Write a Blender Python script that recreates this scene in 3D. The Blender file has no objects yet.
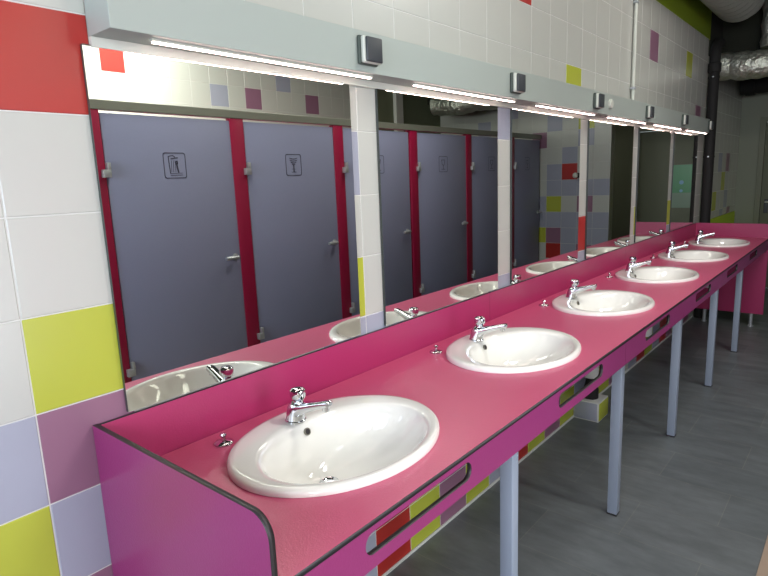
import bpy, bmesh, math
from mathutils import Vector, Matrix

S = bpy.context.scene
COL = S.collection
PI = math.pi

# ------------------------------------------------------------------ camera
cam_d = bpy.data.cameras.new('camera')
cam_d.sensor_width = 36.0
cam_d.lens = 576.18 * 36.0 / 768.0
cam_d.clip_start = 0.02
cam = bpy.data.objects.new('camera', cam_d)
COL.objects.link(cam)
yaw, pitch, roll = 0.70313, -0.18341, -0.03903
fw = Vector((math.cos(yaw) * math.cos(pitch), math.sin(yaw) * math.cos(pitch), math.sin(pitch)))
r0 = Vector((math.sin(yaw), -math.cos(yaw), 0))
u0 = r0.cross(fw)
rr = r0 * math.cos(roll) + u0 * math.sin(roll)
uu = -r0 * math.sin(roll) + u0 * math.cos(roll)
M = Matrix((rr, uu, -fw)).transposed().to_4x4()
M.translation = Vector((0.70754, -1.26751, 1.44208))
cam.matrix_world = M
S.camera = cam

# ------------------------------------------------------------------ world, light, exposure
S.view_settings.view_transform = 'Standard'
S.view_settings.look = 'None'
S.view_settings.gamma = 1.0
S.view_settings.use_curve_mapping = False
S.view_settings.exposure = 0.30
S.cycles.use_denoising = True
S.cycles.max_bounces = 10
S.cycles.glossy_bounces = 6
S.cycles.diffuse_bounces = 5
S.cycles.caustics_reflective = False
S.cycles.caustics_refractive = False
S.cycles.sample_clamp_indirect = 6.0

W = bpy.data.worlds.new('sky')
S.world = W
W.use_nodes = True
bg = W.node_tree.nodes['Background']
bg.inputs[0].default_value = (0.80, 0.90, 1.0, 1)
bg.inputs[1].default_value = 1.2


def area(name, loc, aim, sx, sy, power, color):
    l = bpy.data.lights.new(name, 'AREA')
    l.shape = 'RECTANGLE'
    l.size, l.size_y = sx, sy
    l.energy = power
    l.color = color
    o = bpy.data.objects.new(name, l)
    COL.objects.link(o)
    o.location = loc
    d = Vector(aim) - Vector(loc)
    o.rotation_euler = d.to_track_quat('-Z', 'Z').to_euler()
    return o


# daylight through the open doorway in the back wall and the two windows of the near wall; two added overhead fills without fixtures
area('daylight_doorway', (1.45, -3.95, 1.1), (2.4, -1.0, 0.7), 0.95, 2.1, 48, (0.90, 0.95, 1.0))
area('daylight_window_near', (-1.15, -1.25, 1.75), (2, -1.1, 1.4), 2.3, 1.5, 66, (0.72, 0.80, 1.0))
area('daylight_window_side', (-1.15, -3.0, 2.0), (2, -3.3, 2.1), 0.9, 1.0, 60, (0.97, 1.0, 0.95))
area('cubicle_lamp_light', (3.0, -3.12, 3.02), (3.0, -3.42, 2.2), 0.3, 1.9, 95, (0.98, 1.0, 0.94))
area('ceiling_fill_light', (2.6, -1.45, 3.04), (2.6, -1.45, 0), 0.3, 1.2, 20, (1.0, 0.96, 0.90))
area('ceiling_fill_light', (4.6, -1.45, 3.04), (4.6, -1.45, 0), 0.3, 1.2, 22, (1.0, 0.96, 0.90))

area('passage_fill_light', (8.3, -2.3, 2.44), (8.3, -2.3, 0), 0.3, 0.9, 3.5, (1.0, 0.97, 0.85))  # added weak fill that lifts the dark passage, no fixture


# ------------------------------------------------------------------ materials
def lin(c):
    def f(v):
        v /= 255.0
        return v / 12.92 if v <= 0.04045 else ((v + 0.055) / 1.055) ** 2.4
    return tuple(f(v) for v in c) + (1.0,)


def mat(name, rgb, rough=0.5, metal=0.0, spec=0.5, noise=0.0, nscale=40.0, bump=0.0, coat=0.0, emit=None, estr=0.0):
    m = bpy.data.materials.new(name)
    m.use_nodes = True
    nt = m.node_tree
    p = nt.nodes['Principled BSDF']
    c = lin(rgb)
    p.inputs['Base Color'].default_value = c
    p.inputs['Roughness'].default_value = rough
    p.inputs['Metallic'].default_value = metal
    p.inputs['Specular IOR Level'].default_value = spec
    p.inputs['Coat Weight'].default_value = coat
    p.inputs['Coat Roughness'].default_value = 0.08
    if noise > 0 or bump > 0:
        tc = nt.nodes.new('ShaderNodeTexCoord')
        nz = nt.nodes.new('ShaderNodeTexNoise')
        nz.inputs['Scale'].default_value = nscale
        nz.inputs['Detail'].default_value = 4
        nt.links.new(tc.outputs['Object'], nz.inputs['Vector'])
        if noise > 0:
            mx = nt.nodes.new('ShaderNodeMix')
            mx.data_type = 'RGBA'
            mx.inputs['A'].default_value = tuple(v * (1 - noise) for v in c[:3]) + (1,)
            mx.inputs['B'].default_value = tuple(min(1, v * (1 + noise)) for v in c[:3]) + (1,)
            nt.links.new(nz.outputs['Fac'], mx.inputs['Factor'])
            nt.links.new(mx.outputs['Result'], p.inputs['Base Color'])
        if bump > 0:
            b = nt.nodes.new('ShaderNodeBump')
            b.inputs['Strength'].default_value = bump
            b.inputs['Distance'].default_value = 0.002
            nt.links.new(nz.outputs['Fac'], b.inputs['Height'])
            nt.links.new(b.outputs['Normal'], p.inputs['Normal'])
    if emit is not None:
        p.inputs['Emission Color'].default_value = lin(emit)
        p.inputs['Emission Strength'].default_value = estr
    return m


TILE = {
    'w': mat('tile_white', (190, 191, 184), 0.22, noise=0.02, nscale=6),
    'v': mat('tile_lavender', (160, 163, 178), 0.25, noise=0.03, nscale=6),
    'm': mat('tile_mauve', (142, 102, 124), 0.3, noise=0.05, nscale=8),
    'y': mat('tile_lime', (176, 182, 66), 0.25, noise=0.03, nscale=8),
    'r': mat('tile_red', (170, 46, 40), 0.28, noise=0.04, nscale=8),
}
GROUT = mat('grout', (206, 206, 202), 0.8)
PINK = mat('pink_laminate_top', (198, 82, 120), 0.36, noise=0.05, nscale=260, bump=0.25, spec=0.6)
PINKV = mat('pink_laminate_bluelit', (146, 50, 110), 0.30, noise=0.05, nscale=260, bump=0.2, spec=0.6)  # same laminate as the top, bluish window light put into its colour
PINKB = mat('pink_laminate_warmlit', (166, 46, 96), 0.34, noise=0.05, nscale=260, bump=0.2, spec=0.6)  # same laminate again, warm light put into its colour
BLACKEDGE = mat('black_core_edge', (44, 40, 42), 0.45)
CERAMIC = mat('white_ceramic', (244, 243, 238), 0.07, coat=0.6)
CHROME = mat('chrome', (215, 218, 222), 0.08, metal=1.0)
STEEL = mat('brushed_steel', (190, 194, 198), 0.35, metal=0.55)
LEGM = mat('grey_blue_lacquer', (150, 160, 178), 0.4)
SHELF = mat('pale_grey_lacquer', (164, 173, 167), 0.4)
DARKRUB = mat('dark_grey_plastic', (58, 62, 66), 0.45)
GASKET = mat('grey_green_gasket', (70, 80, 74), 0.6)
OFFWHITE = mat('off_white_plastic', (205, 208, 198), 0.4)
GREEN = mat('lime_paint', (128, 150, 22), 0.6, noise=0.05, nscale=5)
CEIL = mat('dark_ceiling_paint', (34, 36, 26), 0.9)
DARKWALL = mat('dark_olive_wall', (118, 124, 100), 0.8, noise=0.08, nscale=4)
FARWALL = mat('grey_wall_paint', (136, 140, 124), 0.6, noise=0.03, nscale=4)
FARDOOR = mat('grey_door_paint', (118, 121, 102), 0.5)
BLACKPIPE = mat('black_cast_pipe', (20, 18, 18), 0.75)
DOORM = mat('lavender_grey_laminate', (148, 152, 184), 0.38, noise=0.03, nscale=120)
POST = mat('crimson_laminate', (158, 16, 64), 0.4)
RAIL = mat('grey_aluminium', (140, 142, 132), 0.4, metal=0.3)
INK = mat('engraved_dark_line', (84, 84, 104), 0.6)
LIMELAM = mat('lime_laminate', (176, 200, 20), 0.45)
TRAPM = mat('white_plastic_trap', (215, 215, 212), 0.35)
MATBEIGE = mat('beige_vinyl', (170, 150, 132), 0.7, noise=0.06, nscale=30)
PRINTG = mat('green_print', (96, 170, 120), 0.3)
PRINTP = mat('pale_green_print', (140, 165, 145), 0.3)
PRINTB = mat('pale_blue_print', (130, 190, 220), 0.3)
NEARWALL = mat('near_wall_paint', (205, 205, 198), 0.7)
FRAMEW = mat('window_frame_paint', (225, 226, 222), 0.4)
DIVIDER = mat('crimson_divider', (196, 60, 110), 0.4)

# mirror silvering
MIRR = bpy.data.materials.new('mirror_silver')
MIRR.use_nodes = True
_p = MIRR.node_tree.nodes['Principled BSDF']
_p.inputs['Base Color'].default_value = (0.80, 0.83, 0.77, 1)
_p.inputs['Metallic'].default_value = 1.0
_p.inputs['Roughness'].default_value = 0.0
MEDGE = mat('mirror_edge', (60, 66, 64), 0.3)

# foil for the ducts
FOIL = bpy.data.materials.new('crinkled_foil')
FOIL.use_nodes = True
_nt = FOIL.node_tree
_p = _nt.nodes['Principled BSDF']
_p.inputs['Base Color'].default_value = (0.62, 0.64, 0.55, 1)
_p.inputs['Metallic'].default_value = 0.75
_p.inputs['Roughness'].default_value = 0.32
_tc = _nt.nodes.new('ShaderNodeTexCoord')
_n = _nt.nodes.new('ShaderNodeTexNoise')
_n.inputs['Scale'].default_value = 22
_n.inputs['Detail'].default_value = 5
_b = _nt.nodes.new('ShaderNodeBump')
_b.inputs['Strength'].default_value = 0.9
_b.inputs['Distance'].default_value = 0.03
_nt.links.new(_tc.outputs['Object'], _n.inputs['Vector'])
_nt.links.new(_n.outputs['Fac'], _b.inputs['Height'])
_nt.links.new(_b.outputs['Normal'], _p.inputs['Normal'])
GREYDUCT = mat('grey_flexible_duct', (160, 164, 156), 0.5, metal=0.3)

# LED diffuser: a row of bright spots in a lit strip
LED = bpy.data.materials.new('led_strip_light')
LED.use_nodes = True
_nt = LED.node_tree
_nt.nodes.clear()
_o = _nt.nodes.new('ShaderNodeOutputMaterial')
_e = _nt.nodes.new('ShaderNodeEmission')
_tc = _nt.nodes.new('ShaderNodeTexCoord')
_w = _nt.nodes.new('ShaderNodeTexWave')
_w.wave_type = 'BANDS'
_w.bands_direction = 'X'
_w.inputs['Scale'].default_value = 16
_mx = _nt.nodes.new('ShaderNodeMix')
_mx.data_type = 'RGBA'
_mx.inputs['A'].default_value = (1.0, 0.60, 0.62, 1)
_mx.inputs['B'].default_value = (1.0, 0.90, 0.76, 1)
_nt.links.new(_tc.outputs['Object'], _w.inputs['Vector'])
_nt.links.new(_w.outputs['Fac'], _mx.inputs['Factor'])
_nt.links.new(_mx.outputs['Result'], _e.inputs['Color'])
_e.inputs['Strength'].default_value = 14.0
_nt.links.new(_e.outputs[0], _o.inputs[0])

# floor
FLOOR = bpy.data.materials.new('slate_vinyl_floor')
FLOOR.use_nodes = True
_nt = FLOOR.node_tree
_p = _nt.nodes['Principled BSDF']
_tc = _nt.nodes.new('ShaderNodeTexCoord')
_sx = _nt.nodes.new('ShaderNodeSeparateXYZ')
_cx = _nt.nodes.new('ShaderNodeCombineXYZ')
_nt.links.new(_tc.outputs['Object'], _sx.inputs[0])
_ax = _nt.nodes.new('ShaderNodeMath'); _ax.operation = 'ADD'; _ax.inputs[1].default_value = 0.0
_ay = _nt.nodes.new('ShaderNodeMath'); _ay.operation = 'ADD'; _ay.inputs[1].default_value = 12.015 - 2.91 * 0
_nt.links.new(_sx.outputs['Y'], _ax.inputs[0])
_nt.links.new(_sx.outputs['X'], _ay.inputs[0])
_nt.links.new(_ax.outputs[0], _cx.inputs['X'])
_nt.links.new(_ay.outputs[0], _cx.inputs['Y'])
_br = _nt.nodes.new('ShaderNodeTexBrick')
_br.inputs['Scale'].default_value = 1.0
_br.inputs['Brick Width'].default_value = 0.6
_br.inputs['Row Height'].default_value = 0.2925
_br.inputs['Mortar Size'].default_value = 0.0016
_br.inputs['Mortar Smooth'].default_value = 0.3
_br.inputs['Color1'].default_value = lin((98, 104, 107))
_br.inputs['Color2'].default_value = lin((110, 115, 117))
_br.inputs['Mortar'].default_value = lin((122, 124, 120))
_nt.links.new(_cx.outputs[0], _br.inputs['Vector'])
_mp = _nt.nodes.new('ShaderNodeMapping')
_mp.inputs['Scale'].default_value = (5.0, 1.6, 1)
_nt.links.new(_tc.outputs['Object'], _mp.inputs[0])
_n = _nt.nodes.new('ShaderNodeTexNoise')
_n.inputs['Scale'].default_value = 2.5
_n.inputs['Detail'].default_value = 8
_n.inputs['Roughness'].default_value = 0.65
_nt.links.new(_mp.outputs[0], _n.inputs['Vector'])
_cr = _nt.nodes.new('ShaderNodeValToRGB')
_cr.color_ramp.elements[0].position = 0.3
_cr.color_ramp.elements[0].color = (0.68, 0.68, 0.68, 1)
_cr.color_ramp.elements[1].position = 0.7
_cr.color_ramp.elements[1].color = (1.10, 1.10, 1.10, 1)
_nt.links.new(_n.outputs['Fac'], _cr.inputs[0])
_m2 = _nt.nodes.new('ShaderNodeMix')
_m2.data_type = 'RGBA'
_m2.blend_type = 'MULTIPLY'
_m2.inputs['Factor'].default_value = 1.0
_nt.links.new(_br.outputs['Color'], _m2.inputs['A'])
_nt.links.new(_cr.outputs[0], _m2.inputs['B'])
_nt.links.new(_m2.outputs['Result'], _p.inputs['Base Color'])
_p.inputs['Roughness'].default_value = 0.42
_p.inputs['Specular IOR Level'].default_value = 0.4


# ------------------------------------------------------------------ mesh helpers
def mesh_obj(name, bm, mats, parent=None, loc=(0, 0, 0), smooth=False):
    me = bpy.data.meshes.new(name)
    bmesh.ops.recalc_face_normals(bm, faces=bm.faces[:])
    bm.to_mesh(me)
    bm.free()
    if not isinstance(mats, (list, tuple)):
        mats = [mats]
    for m in mats:
        me.materials.append(m)
    if smooth:
        me.set_sharp_from_angle(angle=math.radians(38))
        for p in me.polygons:
            p.use_smooth = True
    o = bpy.data.objects.new(name, me)
    COL.objects.link(o)
    o.location = loc
    if parent is not None:
        o.parent = parent
    return o


def add_box(bm, x0, x1, y0, y1, z0, z1, bev=0.0, mi=0, seg=2):
    r = bmesh.ops.create_cube(bm, size=1.0)
    vs = r['verts']
    for v in vs:
        v.co.x = x0 if v.co.x < 0 else x1
        v.co.y = y0 if v.co.y < 0 else y1
        v.co.z = z0 if v.co.z < 0 else z1
    fs = set(f for v in vs for f in v.link_faces)
    for f in fs:
        f.material_index = mi
    if bev > 0:
        es = list(set(e for v in vs for e in v.link_edges))
        b = bmesh.ops.bevel(bm, geom=es, offset=bev, segments=seg, affect='EDGES', profile=0.5)
        for f in b['faces']:
            f.material_index = mi


def box(name, x0, x1, y0, y1, z0, z1, m, parent=None, bev=0.0, seg=2):
    """box given in the frame of the parent (or of the world); origin at its own centre bottom"""
    cx, cy = (x0 + x1) / 2, (y0 + y1) / 2
    bm = bmesh.new()
    add_box(bm, x0 - cx, x1 - cx, y0 - cy, y1 - cy, 0, z1 - z0, bev, 0, seg)
    return mesh_obj(name, bm, m, parent, (cx, cy, z0), smooth=bev > 0)


def add_lathe(bm, prof, c=(0, 0, 0), axis='Z', n=28, cap=True, mi=0):
    """prof: list of (radius, height)"""
    rings = []
    for r, h in prof:
        ring = []
        for k in range(n):
            a = 2 * PI * k / n
            p = (r * math.cos(a), r * math.sin(a), h)
            if axis == 'X':
                p = (h, p[0], p[1])
            elif axis == 'Y':
                p = (p[0], h, p[1])
            ring.append(bm.verts.new((p[0] + c[0], p[1] + c[1], p[2] + c[2])))
        rings.append(ring)
    for a, b in zip(rings[:-1], rings[1:]):
        for k in range(n):
            f = bm.faces.new((a[k], a[(k + 1) % n], b[(k + 1) % n], b[k]))
            f.material_index = mi
    if cap:
        bm.faces.new(rings[0][::-1]).material_index = mi
        bm.faces.new(rings[-1]).material_index = mi


def add_tube(bm, pts, rad, n=14, mi=0):
    """tube through points; rad a number or a list"""
    pts = [Vector(p) for p in pts]
    rads = rad if isinstance(rad, (list, tuple)) else [rad] * len(pts)
    rings = []
    ref = None
    for i, p in enumerate(pts):
        if i == 0:
            t = pts[1] - p
        elif i == len(pts) - 1:
            t = p - pts[-2]
        else:
            t = (pts[i + 1] - p).normalized() + (p - pts[i - 1]).normalized()
        t.normalize()
        if ref is None:
            ref = Vector((0, 0, 1)) if abs(t.z) < 0.9 else Vector((1, 0, 0))
        a = t.cross(ref).normalized()
        b = t.cross(a).normalized()
        ref = b.cross(t) if False else ref
        ring = [bm.verts.new(p + (a * math.cos(2 * PI * k / n) + b * math.sin(2 * PI * k / n)) * rads[i]) for k in range(n)]
        rings.append(ring)
    for a, b in zip(rings[:-1], rings[1:]):
        for k in range(n):
            bm.faces.new((a[k], a[(k + 1) % n], b[(k + 1) % n], b[k])).material_index = mi
    bm.faces.new(rings[0][::-1]).material_index = mi
    bm.faces.new(rings[-1]).material_index = mi


def plate_with_holes(name, outer, holes, thick, mats, parent, basis, loc):
    """flat board from a closed outline (2-D) with holes; basis maps (u,v,w) to world axes;
    faces across the thickness use slot 0, cut edges slot 1"""
    cu = bpy.data.curves.new(name, 'CURVE')
    cu.dimensions = '2D'
    cu.fill_mode = 'BOTH'
    cu.extrude = thick / 2
    for loop in [outer] + holes:
        sp = cu.splines.new('POLY')
        sp.points.add(len(loop) - 1)
        for q, (a, b) in zip(sp.points, loop):
            q.co = (a, b, 0, 1)
        sp.use_cyclic_u = True
    tmp = bpy.data.objects.new('tmp', cu)
    COL.objects.link(tmp)
    bpy.context.view_layer.update()
    me = bpy.data.meshes.new_from_object(tmp.evaluated_get(bpy.context.evaluated_depsgraph_get()))
    bpy.data.objects.remove(tmp)
    bpy.data.curves.remove(cu)
    bm = bmesh.new()
    bm.from_mesh(me)
    bpy.data.meshes.remove(me)
    bmesh.ops.remove_doubles(bm, verts=bm.verts, dist=1e-5)
    bm.normal_update()
    for f in bm.faces:
        f.material_index = 0 if abs(f.normal.z) > 0.7 else 1
    U, V, N = [Vector(b) for b in basis]
    for v in bm.verts:
        c = v.co.copy()
        v.co = U * c.x + V * c.y + N * c.z
    return mesh_obj(name, bm, mats, parent, loc)


def rounded_rect(x0, x1, y0, y1, r, n=8, corners=(1, 1, 1, 1)):
    """corners: (x0y0, x1y0, x1y1, x0y1)"""
    out = []
    spec = [(x0, y0, PI, corners[0]), (x1, y0, 1.5 * PI, corners[1]), (x1, y1, 0, corners[2]), (x0, y1, 0.5 * PI, corners[3])]
    for (cx, cy, a0, on) in spec:
        if not on:
            out.append((cx, cy))
            continue
        ox = cx + r if cx == x0 else cx - r
        oy = cy + r if cy == y0 else cy - r
        for k in range(n + 1):
            a = a0 + 0.5 * PI * k / n
            out.append((ox + r * math.cos(a), oy + r * math.sin(a)))
    return out


def ellipse(cx, cy, a, b, n=64):
    return [(cx + a * math.cos(2 * PI * k / n), cy + b * math.sin(2 * PI * k / n)) for k in range(n)]


def empty(name, loc, label=None, cat=None, group=None, rot=0):
    o = bpy.data.objects.new(name, None)
    o.empty_display_size = 0.05
    COL.objects.link(o)
    o.location = loc
    o.rotation_euler = (0, 0, rot)
    tag(o, label, cat, group)
    return o


def tag(o, label=None, cat=None, group=None, kind=None):
    if label: o['label'] = label
    if cat: o['category'] = cat
    if group: o['group'] = group
    if kind: o['kind'] = kind
    return o


def dup(root, loc, label):
    r = root.copy()
    COL.objects.link(r)
    r.location = loc
    r['label'] = label
    for ch in list(root.children):
        c = ch.copy()
        COL.objects.link(c)
        c.parent = r
        for g in list(ch.children):
            d = g.copy()
            COL.objects.link(d)
            d.parent = c
    return r


def struct(o):
    o['kind'] = 'structure'
    return o


def tiled(name, origin, U, V, N, u0, u1, v0, v1, colour, T, thick=0.12, ou=0.0, ov=0.0, parent=None, holes=(), TV=0.2):
    """tiled wall: grout slab plus a slightly raised bevelled quad per tile. origin + U*u + V*v, N = facing side.
    grid lines at ou + i*T and ov + k*T. holes: (ua, ub, va, vb) openings"""
    U, V, N, O = Vector(U), Vector(V), Vector(N), Vector(origin)
    bm = bmesh.new()
    keys = ['w', 'v', 'm', 'y', 'r']
    g, h, bw = 0.0014, 0.0014, 0.0016

    def P(u, v, n):
        return bm.verts.new(O + U * u + V * v + N * n)

    # slab cut around the holes
    us = sorted(set([u0, u1] + [q for hh in holes for q in hh[:2]]))
    vs = sorted(set([v0, v1] + [q for hh in holes for q in hh[2:]]))
    for a, b in zip(us[:-1], us[1:]):
        for c, d in zip(vs[:-1], vs[1:]):
            if any(a >= hh[0] - 1e-6 and b <= hh[1] + 1e-6 and c >= hh[2] - 1e-6 and d <= hh[3] + 1e-6 for hh in holes):
                continue
            q = [P(a, c, -h), P(b, c, -h), P(b, d, -h), P(a, d, -h)]
            w = [P(a, c, -thick), P(b, c, -thick), P(b, d, -thick), P(a, d, -thick)]
            bm.faces.new(q).material_index = 5
            bm.faces.new(w[::-1]).material_index = 5
            for i in range(4):
                bm.faces.new((q[i], w[i], w[(i + 1) % 4], q[(i + 1) % 4])).material_index = 5
    i0, i1 = math.floor((u0 - ou) / T), math.ceil((u1 - ou) / T)
    k0, k1 = math.floor((v0 - ov) / TV), math.ceil((v1 - ov) / TV)
    for i in range(i0, i1):
        for k in range(k0, k1):
            a, b = max(u0, ou + i * T + g), min(u1, ou + (i + 1) * T - g)
            c, d = max(v0, ov + k * TV + g), min(v1, ov + (k + 1) * TV - g)
            if b - a < 0.01 or d - c < 0.01:
                continue
            skip = False
            for hh in holes:
                if a > hh[0] - 0.02 and b < hh[1] + 0.02 and c > hh[2] - 0.02 and d < hh[3] + 0.02:
                    skip = True
                elif a < hh[1] and b > hh[0] and c < hh[3] and d > hh[2]:
                    # clip along u only if the tile spans the hole's edge
                    if a < hh[0] < b: b = hh[0]
                    elif a < hh[1] < b: a = hh[1]
                    elif c < hh[3] < d: c = hh[3]
                    elif c < hh[2] < d: d = hh[2]
            if skip or b - a < 0.008 or d - c < 0.008:
                continue
            mi = keys.index(colour(i, k))
            q = [P(a, c, -h), P(b, c, -h), P(b, d, -h), P(a, d, -h)]
            w = [P(a + bw, c + bw, 0), P(b - bw, c + bw, 0), P(b - bw, d - bw, 0), P(a + bw, d - bw, 0)]
            bm.faces.new(w).material_index = mi
            for j in range(4):
                bm.faces.new((q[j], q[(j + 1) % 4], w[(j + 1) % 4], w[j])).material_index = mi
    me = bpy.data.meshes.new(name)
    bm.normal_update()
    # orient the tile faces towards N
    for f in bm.faces:
        if f.material_index != 5 and f.normal.dot(N) < 0:
            f.normal_flip()
    bm.to_mesh(me)
    bm.free()
    for kk in keys:
        me.materials.append(TILE[kk])
    me.materials.append(GROUT)
    o = bpy.data.objects.new(name, me)
    COL.objects.link(o)
    if parent:
        o.parent = parent
    return o


# ------------------------------------------------------------------ the room
XN, XF, YB, ZC = -1.0, 8.83, -3.59, 3.1
T = 0.2027
JX = 1.294

o = box('floor', XN - 0.1, XF + 0.1, YB - 0.6, 0.15, -0.1, 0.0, FLOOR); struct(o)
bm = bmesh.new(); add_box(bm, XN - 0.1, XF + 0.1, YB - 0.6, 0.15, ZC, ZC + 0.1)
struct(mesh_obj('ceiling', bm, CEIL))
# the floor material reads object coordinates: move its origin back to the world's
fl = bpy.data.objects['floor']
off = fl.location.copy()
for v in fl.data.vertices:
    v.co += off
fl.location = (0, 0, 0)

MAIN = {(-1, 8): 'r', (-1, 5): 'y', (-1, 4): 'm', (-1, 3): 'v', (-1, 2): 'm', (-2, 4): 'v', (-2, 3): 'y', (-2, 2): 'w',
        (3, 7): 'v', (3, 5): 'y', (3, 4): 'v', (4, 4): 'v', (8, 8): 'v', (8, 4): 'v',
        (9, 11): 'r', (12, 9): 'y', (19, 11): 'm', (24, 11): 'y', (26, 9): 'm',
        (12, 5): 'r', (13, 5): 'r', (13, 4): 'v', (12, 4): 'v', (18, 5): 'y', (22, 5): 'y', (22, 4): 'v', (21, 5): 'y',
        (-4, 8): 'y', (-4, 5): 'm', (-5, 3): 'r', (-3, 4): 'y', (-3, 2): 'v'}
ROW = {3: 'v', 4: 'r', 5: 'y', 6: 'm', 7: 'y', 8: 'v', 9: 'r', 10: 'y', 11: 'm', 12: 'y', 13: 'v', 14: 'r', 15: 'y', 16: 'm',
       17: 'w', 18: 'v', 19: 'r', 20: 'y', 21: 'v', 22: 'r', 23: 'm', 24: 'y', 25: 'v', 26: 'm', 2: 'm', 1: 'y', 0: 'v', -1: 'w', -2: 'r', -3: 'v', -4: 'y', -5: 'm'}


def cm(i, k):
    if (i, k) in MAIN:
        return MAIN[(i, k)]
    if k <= 1:
        return ROW.get(i, 'w')
    if k <= 3:
        return 'vymwrvwymv'[(i * 7 + k * 3) % 10]
    return 'w'


ZT = 2.6
o = tiled('wall_left', (0, 0, 0), (1, 0, 0), (0, 0, 1), (0, -1, 0), XN, 6.93, 0, ZT, cm, T, ou=JX)
struct(o)
o = box('trim_1', XN, 6.97, 0.0, 0.12, ZT, ZC, GREEN); struct(o)
o = box('trim_3', 6.97, 7.5, 0.0, 0.12, 2.46, ZC, CEIL); struct(o)
o = box('ceiling_far', 7.5, XF, YB, 0.12, 2.46, ZC, CEIL); struct(o)
o = box('baseboard_left', XN, 6.93, -0.006, -0.0015, 0.0, 0.012, GROUT); struct(o)


def cn(i, k):
    return {(3, 7): 'm', (1, 7): 'v', (2, 6): 'y', (0, 5): 'y', (3, 5): 'v', (4, 4): 'm', (2, 4): 'v', (5, 7): 'w'}.get((i, k), 'w')


o = tiled('wall_far_left', (7.2, 0, 0), (1, 0, 0), (0, 0, 1), (0, -1, 0), -0.27, XF - 7.2, 0, 2.46, cn, T, ou=0.3)
struct(o)

# far wall with its door
bm = bmesh.new()
add_box(bm, XF, XF + 0.1, -0.24, 0.12, 0, ZC)
add_box(bm, XF, XF + 0.1, -1.20, -0.24, 1.95, ZC)
add_box(bm, XF, XF + 0.1, YB - 0.1, -1.20, 0, ZC)
struct(mesh_obj('wall_far', bm, FARWALL))
d1 = empty('door_1', (XF, -0.72, 0)); struct(d1)
box('door_leaf', 0.02, 0.06, -0.46, 0.46, 0.005, 1.94, FARDOOR, d1, 0.003)
fr = bmesh.new()
add_box(fr, -0.012, 0.09, 0.462, 0.52, 0, 2.0, 0.003)
add_box(fr, -0.012, 0.09, -0.52, -0.462, 0, 2.0, 0.003)
add_box(fr, -0.012, 0.09, -0.462, 0.462, 1.945, 2.0, 0.003)
mesh_obj('door_frame', fr, FARDOOR, d1)
dh = bmesh.new()
add_box(dh, 0.008, 0.02, 0.385, 0.425, 0.90, 1.06, 0.004)
mesh_obj('handle_plate', dh, DARKRUB, d1)
dh = bmesh.new()
add_tube(dh, [(0.01, 0.405, 1.03), (-0.045, 0.405, 1.03), (-0.05, 0.385, 1.03), (-0.05, 0.29, 1.03)], 0.011)
mesh_obj('door_handle', dh, OFFWHITE, d1, smooth=True)

# back wall (behind the cubicles)
BT = 0.2


def cb(i, k):
    return {(0, 1): 'r', (5, 0): 'v', (7, 0): 'm', (9, 1): 'v', (11, 0): 'm', (12, 1): 'w', (2, -2): 'y', (6, -3): 'm', (-9, 0): 'y', (-8, -4): 'r',
            (3, -5): 'v', (9, -6): 'y', (1, -7): 'm'}.get((i, k), 'w')


o = tiled('wall_back', (3.01, YB, 2.2), (1, 0, 0), (0, 0, 1), (0, 1, 0), XN - 3.01, 5.95 - 3.01, -2.2, ZC - 2.2, cb, BT,
          ou=0, ov=0, holes=[(-1.99, -0.93, -2.2, 0.0)])
struct(o)
bm = bmesh.new()
add_box(bm, 5.95, XF, YB - 0.12, YB, 0, ZC)
struct(mesh_obj('wall_back_recess', bm, DARKWALL))
o = box('trim_2', 6.74, 6.88, YB, YB + 0.05, 0, ZC, NEARWALL); struct(o)

# open doorway in the back wall
d2 = empty('door_2', (1.55, YB, 0)); struct(d2)
fr = bmesh.new()
add_box(fr, -0.53, -0.48, -0.14, 0.01, 0, 2.2, 0.003)
add_box(fr, 0.48, 0.53, -0.14, 0.01, 0, 2.2, 0.003)
add_box(fr, -0.48, 0.48, -0.14, 0.01, 2.15, 2.2, 0.003)
mesh_obj('door_frame', fr, FRAMEW, d2)

# near wall with window openings
bm = bmesh.new()
NY = [(YB - 0.1, -3.5), (-2.5, -2.45), (-0.05, 0.12)]
for a, b in NY:
    add_box(bm, XN - 0.1, XN, a, b, 0, ZC)
for a, b in [(-3.5, -2.5), (-2.45, -0.05)]:
    add_box(bm, XN - 0.1, XN, a, b, 0, 0.95)
    add_box(bm, XN - 0.1, XN, a, b, 2.55, ZC)
struct(mesh_obj('wall_near', bm, NEARWALL))
for n_, (a, b) in enumerate([(-3.5, -2.5), (-2.45, -0.05)]):
    w = empty('window_%d' % (n_ + 1), (XN, (a + b) / 2, 0.95)); struct(w)
    hw = (b - a) / 2
    fr = bmesh.new()
    add_box(fr, -0.08, -0.02, -hw, -hw + 0.05, 0, 1.6, 0.004)
    add_box(fr, -0.08, -0.02, hw - 0.05, hw, 0, 1.6, 0.004)
    add_box(fr, -0.08, -0.02, -hw + 0.05, hw - 0.05, 0, 0.05, 0.004)
    add_box(fr, -0.08, -0.02, -hw + 0.05, hw - 0.05, 1.55, 1.6, 0.004)
    mesh_obj('window_frame', fr, FRAMEW, w)


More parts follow.
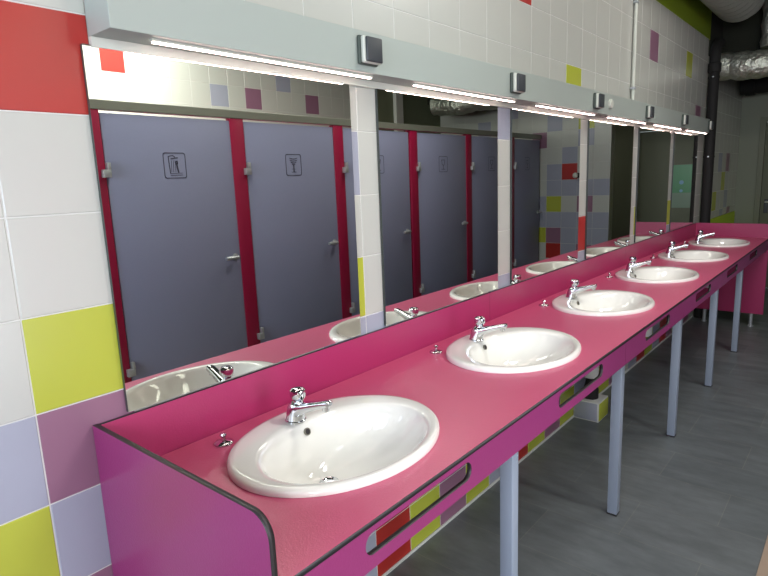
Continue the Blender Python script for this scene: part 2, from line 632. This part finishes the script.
# tiled end wall of the cubicle row, facing the camera in the mirrors
def ce(i, k):   # i counts from the free edge towards the back wall, k rows of 0.2 from z = 0.17
    j = 4 - i
    if j == 0: return {9: 'w', 8: 'm', 4: 'v', 3: 'v', 2: 'y', 1: 'w'}.get(k, 'w')
    if j < 0: return {(-1, 9): 'w', (-2, 10): 'v', (-4, 9): 'v'}.get((j, k), 'w')
    tab = {1: {9: 'v', 8: 'w', 7: 'w', 6: 'v', 5: 'v', 4: 'y', 3: 'v', 2: 'm', 1: 'r'},
           2: {9: 'w', 8: 'w', 7: 'v', 6: 'r', 5: 'v', 4: 'w', 3: 'v', 2: 'v', 1: 'v'},
           3: {10: 'y', 9: 'y', 8: 'v', 7: 'w', 6: 'w', 5: 'v', 4: 'm', 3: 'v', 2: 'v', 1: 'm'},
           4: {9: 'w', 8: 'w', 7: 'w', 6: 'w', 5: 'v', 4: 'w', 3: 'v', 2: 'v', 1: 'v'}}
    return tab.get(j, {}).get(k, 'w')


XE = 7.8
o = tiled('wall_end', (XE, -1.17, 0), (0, -1, 0), (0, 0, 1), (-1, 0, 0), 0, -1.17 - YB, 0, 2.46, ce, 0.2, thick=0.12, ou=0.0, ov=0.17)
struct(o)

# ------------------------------------------------------------------ mirrors
M0, MW, MS, MZ0, MZ1 = 1.2730, 0.7900, 0.9211, 0.9464, 1.7400
ORD = ['nearest, largest in view', 'second from the near end', 'third from the near end', 'fourth from the near end', 'fifth from the near end', 'last, farthest and narrowest in view']
bm = bmesh.new()
add_box(bm, -MW / 2, MW / 2, -0.0095, 0, 0, MZ1 - MZ0)
for f in bm.faces:
    f.material_index = 1
bm.normal_update()
for f in bm.faces:
    if f.normal.y < -0.9:
        f.material_index = 0
mir = mesh_obj('wall_mirror', bm, [MIRR, MEDGE], None, (M0 + MW / 2, -0.0015, MZ0))
tag(mir, 'tall frameless mirror on tiles above pink counter, ' + ORD[0], 'mirror', 'mirrors above the pink counter')
for i in range(1, 6):
    dup(mir, (M0 + MW / 2 + i * MS, -0.0015, MZ0), 'tall frameless mirror on tiles above pink counter, ' + ORD[i])

# ------------------------------------------------------------------ pink counter
X0, X1 = 1.195, 6.80
TH = 0.012
ZW = 0.816
van = empty('vanity_counter', (X0, 0, 0), 'long pink laminate counter with black edges on grey square legs', 'counter')
SINKX = [1.647 + i * 0.9166 for i in range(6)]
SINKY = -0.3115
holes = [ellipse(x - X0, SINKY - 0.010, 0.255, 0.195) for x in SINKX]
outer = [(TH, -0.6), (X1 - X0 - TH, -0.6), (X1 - X0 - TH, -0.016), (TH, -0.016)]
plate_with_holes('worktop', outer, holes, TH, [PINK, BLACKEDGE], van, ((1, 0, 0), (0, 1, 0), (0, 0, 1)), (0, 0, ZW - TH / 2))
# backsplash in joined lengths
seams = [X0 + TH, 2.905, 4.74, X1 - TH]
for a, b in zip(seams[:-1], seams[1:]):
    plate_with_holes('backsplash', [(a - X0 + 0.0007, ZW - 0.002), (b - X0 - 0.0007, ZW - 0.002), (b - X0 - 0.0007, 0.940), (a - X0 + 0.0007, 0.940)], [],
                     0.010, [PINKB, BLACKEDGE], van, ((1, 0, 0), (0, 0, 1), (0, -1, 0)), (0, -0.0085, 0))
SLOT = [1.602, 2.475, 3.345, 4.230, 5.085, 5.96]
for s, (a, b) in enumerate(zip(seams[:-1], seams[1:])):
    hs = [rounded_rect(c - X0 - 0.188, c - X0 + 0.188, 0.744, 0.791, 0.0233, 8) for c in SLOT if a < c < b]
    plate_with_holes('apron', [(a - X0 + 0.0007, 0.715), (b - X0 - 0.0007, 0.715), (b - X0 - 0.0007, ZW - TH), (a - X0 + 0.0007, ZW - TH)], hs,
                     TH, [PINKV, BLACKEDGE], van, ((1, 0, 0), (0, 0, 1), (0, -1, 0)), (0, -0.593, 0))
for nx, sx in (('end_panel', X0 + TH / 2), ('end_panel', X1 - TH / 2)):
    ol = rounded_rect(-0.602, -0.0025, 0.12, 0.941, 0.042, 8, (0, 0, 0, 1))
    plate_with_holes(nx, ol, [], TH, [PINKV if sx < 3 else PINKB, BLACKEDGE], van, ((0, 1, 0), (0, 0, 1), (1, 0, 0)), (sx - X0, 0, 0))  # one laminate: near panel in the blue-lit tint, far panel in the warm-lit one
    for fy in (-0.13, -0.51):
        bm = bmesh.new()
        add_lathe(bm, [(0.024, 0), (0.024, 0.008), (0.015, 0.012), (0.015, 0.118)])
        mesh_obj('foot', bm, STEEL, van, (sx - X0, fy, 0), smooth=True)
for i in range(5):
    lx = 2.0831 + 0.9381 * i + 0.02
    bm = bmesh.new()
    add_box(bm, -0.020, 0.020, -0.020, 0.020, 0.006, ZW - TH - 0.0005, 0.003)
    lg = mesh_obj('leg', bm, LEGM, van, (lx - X0, -0.532, 0), smooth=True)
    bm = bmesh.new()
    add_box(bm, -0.021, 0.021, -0.021, 0.021, 0, 0.007, 0.001)
    mesh_obj('leg_cap', bm, BLACKEDGE, lg)


# ------------------------------------------------------------------ washbasins
def basin_mesh():
    prof = [(.005, .289, .2270, .0005), (.005, .2892, .2272, .006), (.005, .287, .2250, .0120), (.004, .281, .2195, .0160), (.002, .272, .212, .0175),
            (-.006, .256, .200, .0165), (-.020, .243, .180, .0150), (-.025, .236, .171, .012), (-.026, .229, .164, .004),
            (-.025, .219, .155, -.015), (-.020, .202, .142, -.045), (-.008, .176, .125, -.077), (.010, .138, .100, -.101),
            (.028, .092, .070, -.117), (.044, .050, .042, -.126), (.050, .024, .024, -.130)]
    under = [(.050, .030, .030, -.142), (.042, .066, .056, -.137), (.024, .118, .088, -.123), (.004, .166, .120, -.100), (-.012, .200, .144, -.068),
             (-.022, .222, .160, -.035), (-.014, .240, .182, -.010), (.000, .262, .200, .0005)]
    bm = bmesh.new()
    n = 72
    rings = []
    for (cy, a, b, z) in prof + under:
        rings.append([bm.verts.new((a * math.cos(2 * PI * k / n), cy + b * math.sin(2 * PI * k / n), z)) for k in range(n)])
    L = len(prof)
    for p in range(L - 1):
        for k in range(n):
            bm.faces.new((rings[p][k], rings[p][(k + 1) % n], rings[p + 1][(k + 1) % n], rings[p + 1][k]))
    for p in range(L, L + len(under) - 1):
        for k in range(n):
            bm.faces.new((rings[p][k], rings[p][(k + 1) % n], rings[p + 1][(k + 1) % n], rings[p + 1][k]))
    for k in range(n):
        bm.faces.new((rings[L - 1][k], rings[L - 1][(k + 1) % n], rings[L][(k + 1) % n], rings[L][k]))
        bm.faces.new((rings[-1][k], rings[-1][(k + 1) % n], rings[0][(k + 1) % n], rings[0][k]))
    return bm


SORD = ['nearest to the camera', 'second from the near end', 'third from the near end', 'fourth from the near end', 'fifth from the near end', 'farthest, beside the far end panel']
bas = empty('washbasin', (SINKX[0], SINKY, ZW), 'white oval washbasin set in pink counter, ' + SORD[0], 'washbasin', 'oval washbasins in the pink counter')
mesh_obj('bowl', basin_mesh(), CERAMIC, bas, smooth=True)
bm = bmesh.new()
add_lathe(bm, [(0.0245, -0.001), (0.0245, 0.0015), (0.021, 0.003), (0.017, 0.0015), (0.013, -0.003), (0.004, -0.004)], n=32)
mesh_obj('drain', bm, CHROME, bas, (0, .050, -.1285), smooth=True)
bm = bmesh.new()
add_lathe(bm, [(0.010, -0.003), (0.010, 0.0012), (0.0075, 0.0016), (0.0072, -0.002)], n=24)
ov = mesh_obj('overflow_hole', bm, mat('overflow_ring', (120, 118, 104), 0.4), bas, (0.004, 0.126, -0.012), smooth=True)
ov.rotation_euler = (math.radians(66), 0, 0)
bm = bmesh.new()
add_lathe(bm, [(0.0072, 0), (0.0072, 0.0012)], n=20)
mesh_obj('hole', bm, BLACKEDGE, ov)
bm = bmesh.new()
add_lathe(bm, [(0.022, -0.385), (0.034, -0.382), (0.036, -0.370), (0.036, -0.275), (0.018, -0.265), (0.018, -0.156), (0.030, -0.154), (0.030, -0.144)])
add_tube(bm, [(0, 0.02, -0.295), (0, 0.10, -0.295), (0, 0.258, -0.295)], 0.016)
mesh_obj('bottle_trap', bm, TRAPM, bas, (0, 0.050, 0), smooth=True)

fau = empty('faucet', (SINKX[0] - 0.006, SINKY + 0.158, ZW + 0.0152), 'chrome push faucet on rim of the washbasin ' + SORD[0], 'faucet', 'chrome push faucets on the washbasins')
bm = bmesh.new()
bsec = [(0, 0.0275, 0), (0.004, 0.0275, 0), (0.006, 0.0255, 0), (0.020, 0.0250, -0.002), (0.038, 0.0240, -0.006), (0.048, 0.0215, -0.009), (0.054, 0.016, -0.011)]
rings = [[bm.verts.new((r * math.cos(2 * PI * k / 32), yy + r * math.sin(2 * PI * k / 32), z)) for k in range(32)] for (z, r, yy) in bsec]
for a, b in zip(rings[:-1], rings[1:]):
    for k in range(32):
        bm.faces.new((a[k], a[(k + 1) % 32], b[(k + 1) % 32], b[k]))
bm.faces.new(rings[0][::-1]); bm.faces.new(rings[-1])
mesh_obj('body', bm, CHROME, fau, smooth=True)
# spout: tapered rounded bar rising away from the wall
bm = bmesh.new()
secs = [(0.004, 0.027, 0.022, 0.022), (-0.018, 0.034, 0.022, 0.020), (-0.045, 0.045, 0.018, 0.014), (-0.080, 0.057, 0.014, 0.0105),
        (-0.106, 0.065, 0.0135, 0.0095), (-0.118, 0.0675, 0.0125, 0.0085), (-0.122, 0.068, 0.008, 0.0045)]
rings = []
for (y, z, hw, hh) in secs:
    rings.append([bm.verts.new((hw * math.copysign(abs(math.cos(a)) ** 0.6, math.cos(a)), y, z + hh * math.copysign(abs(math.sin(a)) ** 0.6, math.sin(a))))
                  for a in [2 * PI * (k + 0.5) / 20 for k in range(20)]])
for a, b in zip(rings[:-1], rings[1:]):
    for k in range(20):
        bm.faces.new((a[k], a[(k + 1) % 20], b[(k + 1) % 20], b[k]))
bm.faces.new(rings[0]); bm.faces.new(rings[-1])
add_lathe(bm, [(0.0085, -0.008), (0.0095, -0.006), (0.0095, 0.004)], c=(0, -0.106, 0.055), n=20)
sp = mesh_obj('spout', bm, CHROME, fau, smooth=True)
bm = bmesh.new()
add_lathe(bm, [(0.013, 0.048), (0.013, 0.060), (0.017, 0.064), (0.0205, 0.070), (0.0215, 0.080), (0.0205, 0.087), (0.015, 0.092), (0.004, 0.0935)], c=(0, -0.014, 0), n=32)
mesh_obj('push_button', bm, CHROME, fau, smooth=True)
fau.rotation_euler = (0, 0, math.radians(6))

plug = empty('basin_plug', (1.464, -0.085, ZW), 'small chrome knobbed disc on the pink counter left of the nearest washbasin', 'plug', 'chrome knobbed discs beside the washbasins')
bm = bmesh.new()
add_lathe(bm, [(0.023, 0), (0.0235, 0.003), (0.020, 0.006), (0.008, 0.0085), (0.005, 0.010), (0.0045, 0.018)], n=32)
mesh_obj('disc', bm, CHROME, plug, smooth=True)
bm = bmesh.new()
add_lathe(bm, [(0.004, 0.017), (0.0075, 0.019), (0.0085, 0.023), (0.0065, 0.027), (0.002, 0.028)], n=20)
mesh_obj('knob', bm, CHROME, plug, smooth=True)
PORD = ['the second washbasin', 'the third washbasin', 'the fourth washbasin', 'the fifth washbasin', 'the farthest washbasin']
for i in range(1, 6):
    dup(bas, (SINKX[i], SINKY, ZW), 'white oval washbasin set in pink counter, ' + SORD[i])
    dup(fau, (SINKX[i] - 0.006, SINKY + 0.158, ZW + 0.0152), 'chrome push faucet on rim of the washbasin ' + SORD[i])
    dup(plug, (1.464 + i * 0.9166, -0.088, ZW), 'small chrome knobbed disc on the pink counter left of ' + PORD[i - 1])

# ------------------------------------------------------------------ light shelf, LED strips, switches
SX0, SX1, SY, SZ0, SZ1 = 1.292, 6.665, -0.098, 1.757, 1.871
sh = empty('light_shelf', (SX0, -0.0015, SZ0), 'long pale grey box shelf on the tiles above the mirrors', 'shelf')
bm = bmesh.new()
add_box(bm, 0, SX1 - SX0, SY + 0.0015, 0, 0, SZ1 - SZ0, 0.0015)
mesh_obj('box', bm, SHELF, sh)
bm = bmesh.new()
add_box(bm, 0.0, SX1 - SX0, -0.012, 0, -0.021, -0.0005)
mesh_obj('mounting_rail', bm, OFFWHITE, sh)

LORD = ['nearest, longest in view', 'second from the near end', 'third from the near end', 'fourth from the near end', 'fifth from the near end', 'farthest, shortest in view']
led = empty('led_light', (1.745, -0.070, SZ0), 'lit slim LED strip light under grey shelf, ' + LORD[0], 'light', 'LED strip lights under the shelf')
bm = bmesh.new()
add_box(bm, -0.354, 0.354, -0.0065, 0.0065, -0.006, -0.0002, 0.0005)
mesh_obj('housing', bm, OFFWHITE, led)
bm = bmesh.new()
add_box(bm, -0.350, 0.350, -0.0052, 0.0052, -0.0090, -0.0061, 0.0008)
mesh_obj('diffuser', bm, LED, led)
for i in range(1, 6):
    dup(led, (1.745 + 0.9211 * i - (0.02 if i == 5 else 0), -0.070, SZ0), 'lit slim LED strip light under grey shelf, ' + LORD[i])

sw = empty('wall_switch', (2.048, SY, 1.815), 'square dark push switch on grey shelf front, ' + LORD[0].replace('longest', 'largest'), 'switch', 'push switches on the shelf front')
bm = bmesh.new()
add_box(bm, -0.041, 0.041, -0.012, 0, -0.040, 0.040, 0.0055, seg=3)
mesh_obj('gasket', bm, GASKET, sw, smooth=True)
bm = bmesh.new()
add_box(bm, -0.038, 0.038, -0.026, -0.0115, -0.037, 0.037, 0.006, seg=3)
mesh_obj('cover_frame', bm, OFFWHITE, sw, smooth=True)
bm = bmesh.new()
add_box(bm, -0.032, 0.036, -0.034, -0.0255, -0.034, 0.034, 0.0035, seg=3)
rk = mesh_obj('rocker', bm, DARKRUB, sw, smooth=True)
for i in range(1, 6):
    dup(sw, (2.048 + 0.9186 * i, SY, 1.815), 'square dark push switch on grey shelf front, ' + LORD[i].replace('shortest', 'smallest'))

bm = bmesh.new()
add_lathe(bm, [(0.026, 0), (0.026, -0.009), (0.023, -0.013), (0.012, -0.014)], axis='Y', n=32)
tag(mesh_obj('light_sensor', bm, OFFWHITE, None, (4.10, SY, 1.817), smooth=True), 'small round off-white button on grey shelf right of the third switch', 'sensor')

# thin conduit up the wall
cd = empty('conduit', (4.755, -0.0015, SZ1), 'thin pale vertical conduit on white tiles above the grey shelf', 'conduit')
bm = bmesh.new()
add_tube(bm, [(0, -0.016, 0.0), (0, -0.016, ZC - SZ1 - 0.001)], 0.010)
mesh_obj('pipe', bm, OFFWHITE, cd, smooth=True)
for z in (0.10, 0.62, 1.05):
    bm = bmesh.new()
    add_box(bm, -0.017, 0.017, -0.031, 0, z - 0.007, z + 0.007, 0.003)
    mesh_obj('clip', bm, STEEL, cd)

# ------------------------------------------------------------------ under the counter: boxed pipe with tiles, black drain
bx = empty('pipe_box', (3.915, -0.0015, 0), 'small tiled box standing against wall under the pink counter', 'pipe box')
box('core', 0.003, 0.160, -0.150, -0.001, 0.0, 0.118, GROUT, bx, 0.001)
box('front_tile', 0.008, 0.158, -0.153, -0.1502, 0.006, 0.112, TILE['y'], bx, 0.001)
box('side_tile', 0.0, 0.0028, -0.143, -0.006, 0.006, 0.112, TILE['v'], bx, 0.001)
bm = bmesh.new()
add_tube(bm, [(0, 0, 0), (0, 0, 0.05), (0, 0, 0.10), (-0.02, 0.0, 0.15), (-0.08, 0.0, 0.19), (-0.20, 0.0, 0.22), (-0.6, 0.0, 0.25)], [0.045, 0.045, 0.032, 0.025, 0.025, 0.025, 0.025])
tag(mesh_obj('drain_pipe', bm, BLACKPIPE, None, (3.995, -0.075, 0.118), smooth=True), 'black drain pipe rising from tiled box under counter', 'pipe')

# ------------------------------------------------------------------ toilet cubicles opposite (seen in the mirrors)
YD = -2.072
GRP = 'lavender doored cubicles reflected in the mirrors'
PX = [2.175, 3.135, 4.10, 5.095, 6.055, 7.02]
DW = 0.86
CORD = ['leftmost reflected, shower pictogram on door', 'second from left reflected, between the first two full crimson posts',
        'third from left reflected, split by the first tile strip', 'fourth from left reflected, in middle of second mirror',
        'fifth from left reflected, at right of second mirror', 'last reflected, next to the tiled end wall']


def ribbon(bm, pts, w=0.004, y0=0.0205, closed=False):
    """thin raised line in the x-z plane"""
    if closed:
        pts = pts + [pts[0]]
    for (a, b) in zip(pts[:-1], pts[1:]):
        a, b = Vector((a[0], 0, a[1])), Vector((b[0], 0, b[1]))
        t = (b - a).normalized()
        n = Vector((-t.z, 0, t.x)) * w / 2
        a2, b2 = a - t * w * 0.4, b + t * w * 0.4
        q = []
        for y in (y0, y0 + 0.0012):
            q.append([bm.verts.new(p + Vector((0, y, 0))) for p in (a2 - n, b2 - n, b2 + n, a2 + n)])
        bm.faces.new(q[1])
        for k in range(4):
            bm.faces.new((q[0][k], q[0][(k + 1) % 4], q[1][(k + 1) % 4], q[1][k]))


def pictogram(kind):
    bm = bmesh.new()
    ribbon(bm, rounded_rect(-0.073, 0.073, -0.075, 0.075, 0.014, 5), 0.0045, closed=True)
    if kind == 0:      # shower: pipe, rose, jets, figure, tray  (world x; reads mirrored in the mirror)
        ribbon(bm, [(-0.035, -0.045), (-0.040, 0.055), (-0.01, 0.060), (0.004, 0.050)], 0.005)
        ribbon(bm, [(-0.022, 0.040), (0.020, 0.046)], 0.007)
        for k in range(4):
            ribbon(bm, [(-0.020 + k * 0.012, 0.030), (-0.026 + k * 0.014, -0.040)], 0.002)
        ribbon(bm, [(0.005, 0.020), (0.016, 0.026), (0.018, 0.012), (0.008, 0.010)], 0.007, closed=True)
        ribbon(bm, [(0.012, 0.004), (0.020, -0.040)], 0.009)
        ribbon(bm, [(-0.034, -0.048), (0.045, -0.046)], 0.003)
        ribbon(bm, [(-0.034, -0.060), (0.045, -0.058)], 0.003)
    elif kind == 1:    # basin with stacked arcs and a stem
        for z, w in ((0.045, 0.036), (0.030, 0.034), (0.016, 0.026), (0.002, 0.014)):
            ribbon(bm, [(-w, z + 0.004), (-w * 0.5, z - 0.001), (0, z - 0.003), (w * 0.5, z - 0.001), (w, z + 0.004)], 0.005)
        ribbon(bm, [(0, 0), (0, -0.050)], 0.010)
        ribbon(bm, [(-0.022, -0.052), (0.022, -0.052)], 0.004)
        ribbon(bm, [(-0.020, -0.030), (0.020, -0.030)], 0.002)
    else:
        ribbon(bm, [(-0.030, 0.040), (-0.02, 0.0), (0, -0.015), (0.02, 0.0), (0.030, 0.040)], 0.006)
        ribbon(bm, [(-0.030, 0.040), (0.030, 0.040)], 0.006)
        ribbon(bm, [(0, -0.015), (0, -0.045)], 0.007)
        ribbon(bm, [(-0.03, -0.050), (0.03, -0.050)], 0.005)
    return bm


def make_cubicle(kind):
    t = empty('toilet_cubicle', (0, YD, 0), 'x', 'cubicle', GRP)
    dr = box('door', 0.062, 0.062 + DW, -0.020, 0.020, 0.12, 1.872, DOORM, t, 0.002)
    # children of the door keep the door's frame (origin at its centre bottom)
    ox, oz = 0.062 + DW / 2, 0.12
    pg = mesh_obj('pictogram', pictogram(kind), INK, dr, (2.661 - PX[0] - ox, 0, 1.585 - oz))
    for z in (1.54, 0.38):
        bm = bmesh.new()
        add_box(bm, -0.034, 0.012, 0.018, 0.052, -0.020, 0.024, 0.003)
        add_box(bm, -0.004, 0.016, 0.018, 0.046, 0.020, 0.062, 0.003)
        mesh_obj('hinge', bm, STEEL, dr, (-DW / 2 + 0.003, 0, z - oz), smooth=True)
    bm = bmesh.new()
    add_lathe(bm, [(0.024, 0), (0.024, 0.006), (0.013, 0.010), (0.012, 0.034)], axis='Y', n=24)
    add_tube(bm, [(0.004, 0.034, 0), (-0.02, 0.036, 0), (-0.07, 0.036, 0), (-0.095, 0.036, 0)], [0.010, 0.011, 0.013, 0.012], n=16)
    mesh_obj('door_handle', bm, STEEL, dr, (0.375, 0.019, 0.972 - oz), smooth=True)
    box('post', -0.052, 0.056, -0.016, 0.026, 0.0, 1.889, POST, t, 0.002)
    box('divider', -0.008, 0.008, -1.50, -0.018, 0.15, 1.885, DIVIDER, t)
    return t


for i, px in enumerate(PX):
    c = make_cubicle(0 if i == 0 else (1 if i == 1 else 2))
    c.location.x = px
    c['label'] = 'lavender-grey door cubicle, ' + CORD[i]
    if i == 5:
        ch = [q for q in c.children if q.name.startswith('door')][0]
        ch.scale.x = (XE - 0.03 - 0.062 - px) / DW * 0.99
        ch.location.x = 0.062 + DW * ch.scale.x / 2
tr = empty('cubicle_rail', (2.10, YD, 1.889), 'long grey rail running above the lavender cubicle doors', 'rail')
bm = bmesh.new()
add_box(bm, 0, XE - 2.10 - 0.002, -0.02, 0.03, 0, 0.052, 0.003)
mesh_obj('rail', bm, RAIL, tr)

# coat hook on the end wall
bm = bmesh.new()
add_lathe(bm, [(0.030, 0), (0.030, -0.012), (0.014, -0.018), (0.014, -0.08), (0.026, -0.086), (0.026, -0.10)], axis='X', n=20)
hk = empty('wall_hook', (XE, -1.55, 1.42), 'black round wall hook with white tip on the reflected tiled wall', 'hook')
mesh_obj('hook', bm, BLACKPIPE, hk, smooth=True)
bm = bmesh.new()
add_lathe(bm, [(0.030, -0.099), (0.034, -0.112), (0.026, -0.128), (0.008, -0.134)], axis='X', n=20)
mesh_obj('tip', bm, OFFWHITE, hk, smooth=True)

# ------------------------------------------------------------------ far end: pipes, ducts, lime counter
st = empty('drain_stack', (6.94, -0.056, 0), 'black vertical pipe at the far end of the tiled mirror wall', 'pipe')
bm = bmesh.new()
add_tube(bm, [(0, 0, 0), (0, 0, 1.3), (0, 0, 2.42)] + [(0.16 - 0.16 * math.cos(a), 0, 2.425 + 0.16 * math.sin(a)) for a in [PI / 2 * q / 8 for q in range(1, 9)]] + [(0.4, 0, 2.585), (7.5 - 6.94 - 0.002, 0, 2.585)], 0.045, n=28)
add_lathe(bm, [(0.047, 2.30), (0.055, 2.31), (0.055, 2.38), (0.047, 2.39)], n=28, cap=False)
mesh_obj('pipe', bm, BLACKPIPE, st, smooth=True)
for z in (1.55, 2.26):
    bm = bmesh.new()
    add_lathe(bm, [(0.045, -0.009), (0.0485, -0.008), (0.0485, 0.008), (0.045, 0.009)], c=(0, 0, z), n=32, cap=False)
    cl = mesh_obj('pipe_clamp', bm, BLACKPIPE, st)
    bm = bmesh.new()
    add_box(bm, -0.064, -0.047, -0.010, 0.004, z - 0.006, z + 0.006, 0.002)
    mesh_obj('bolt', bm, STEEL, cl)

bm = bmesh.new()
add_tube(bm, [(0, 0, 0), (0, -0.12, 0), (0, -0.7, 0), (0, -1.6, 0), (0, -3.3, 0)], 0.10, n=28)
add_lathe(bm, [(0.112, 0), (0.112, -0.09)], c=(0, -0.05, 0), axis='Y', n=28)
tag(mesh_obj('overhead_pipe', bm, BLACKPIPE, None, (8.5, -0.03, 2.335), smooth=True), 'thick black horizontal pipe crossing overhead near the far wall', 'pipe')

# foil duct C across the passage
bm = bmesh.new()
n = 60
pts, rad = [], []
for k in range(n + 1):
    y = -0.02 - 3.32 * k / n
    pts.append((0.012 * math.sin(k * 0.9), y, 0.012 * math.cos(k * 0.53)))
    rad.append(0.126 + 0.006 * math.sin(k * 2.3) + 0.004 * math.sin(k * 5.1))
add_tube(bm, pts, rad, n=30)
tag(mesh_obj('ventilation_duct', bm, FOIL, None, (7.3, -0.005, 2.385), smooth=True), 'crinkled silver foil duct running horizontally across the far end', 'duct')
bm = bmesh.new()
pts = [(0, 0, 0.0 + 0.05 * k) for k in range(12)]
add_tube(bm, pts, [0.10 + 0.006 * math.sin(k * 2.0) for k in range(12)], n=26)
tag(mesh_obj('ventilation_duct', bm, FOIL, None, (7.38, -0.44, 2.528), smooth=True), 'short vertical foil duct dropping at the top right corner', 'duct')

# grey corrugated duct A
bm = bmesh.new()
path, rad = [], []
L = 3.8
nn = 120
for k in range(nn + 1):
    s = k / nn * L
    path.append(Vector((2.95 + s, -0.19, 2.84)))
tail = [Vector((6.75 + 0.22 * math.sin(a), -0.19, 3.06 - 0.22 * math.cos(a))) for a in [PI / 2 * q / 14 for q in range(1, 15)]]
path += tail
for k in range(len(path)):
    rad.append(0.185 + (0.010 if k % 4 < 2 else -0.008))
add_tube(bm, path, rad, n=32)
tag(mesh_obj('ventilation_duct', bm, GREYDUCT, None, (0, -0.05, 0.03), smooth=True), 'wide grey corrugated flexible duct hanging under the dark ceiling', 'duct')

# lime counter in the next bay
lc = empty('lime_counter', (7.25, 0, 0), 'lime green counter seen behind the far pink end panel', 'counter')
box('backsplash', 0.0, 1.53, -0.014, -0.0025, 0.72, 0.925, LIMELAM, lc)
box('worktop', 0.0, 1.53, -0.40, -0.015, 0.72, 0.732, LIMELAM, lc)
box('apron', 0.012, 1.438, -0.399, -0.387, 0.64, 0.7195, LIMELAM, lc)
for x in (0.0, 1.438):
    box('end_panel', x, x + 0.012, -0.386, -0.0025, 0.30, 0.7195, LIMELAM, lc)

# notice on the far door, seen in the last mirror
nt_ = empty('door_notice', (XF + 0.0195, -0.64, 0.96), 'green and pale green notice on far door, mirrored in the last mirror', 'notice')
box('green_sheet', -0.004, 0, -0.14, 0.14, 0.19, 0.54, PRINTG, nt_)
box('pale_sheet', -0.004, 0, -0.14, 0.14, 0.0, 0.1895, PRINTP, nt_)
bm = bmesh.new()
add_lathe(bm, [(0.026, -0.0045), (0.026, -0.0065)], c=(0, 0.01, 0.32), axis='X', n=20)
mesh_obj('blue_mark', bm, PRINTB, nt_)
bm = bmesh.new()
add_lathe(bm, [(0.020, -0.0045), (0.020, -0.0065)], c=(0, 0.01, 0.215), axis='X', n=20)
mesh_obj('blue_mark', bm, PRINTB, nt_)

# beige strip of flooring at the right
tag(box('beige_mat', 1.2, 3.5, -1.75, -1.068, 0.0, 0.006, MATBEIGE, None, 0.002), 'beige floor mat at the bottom right corner on slate floor', 'mat')
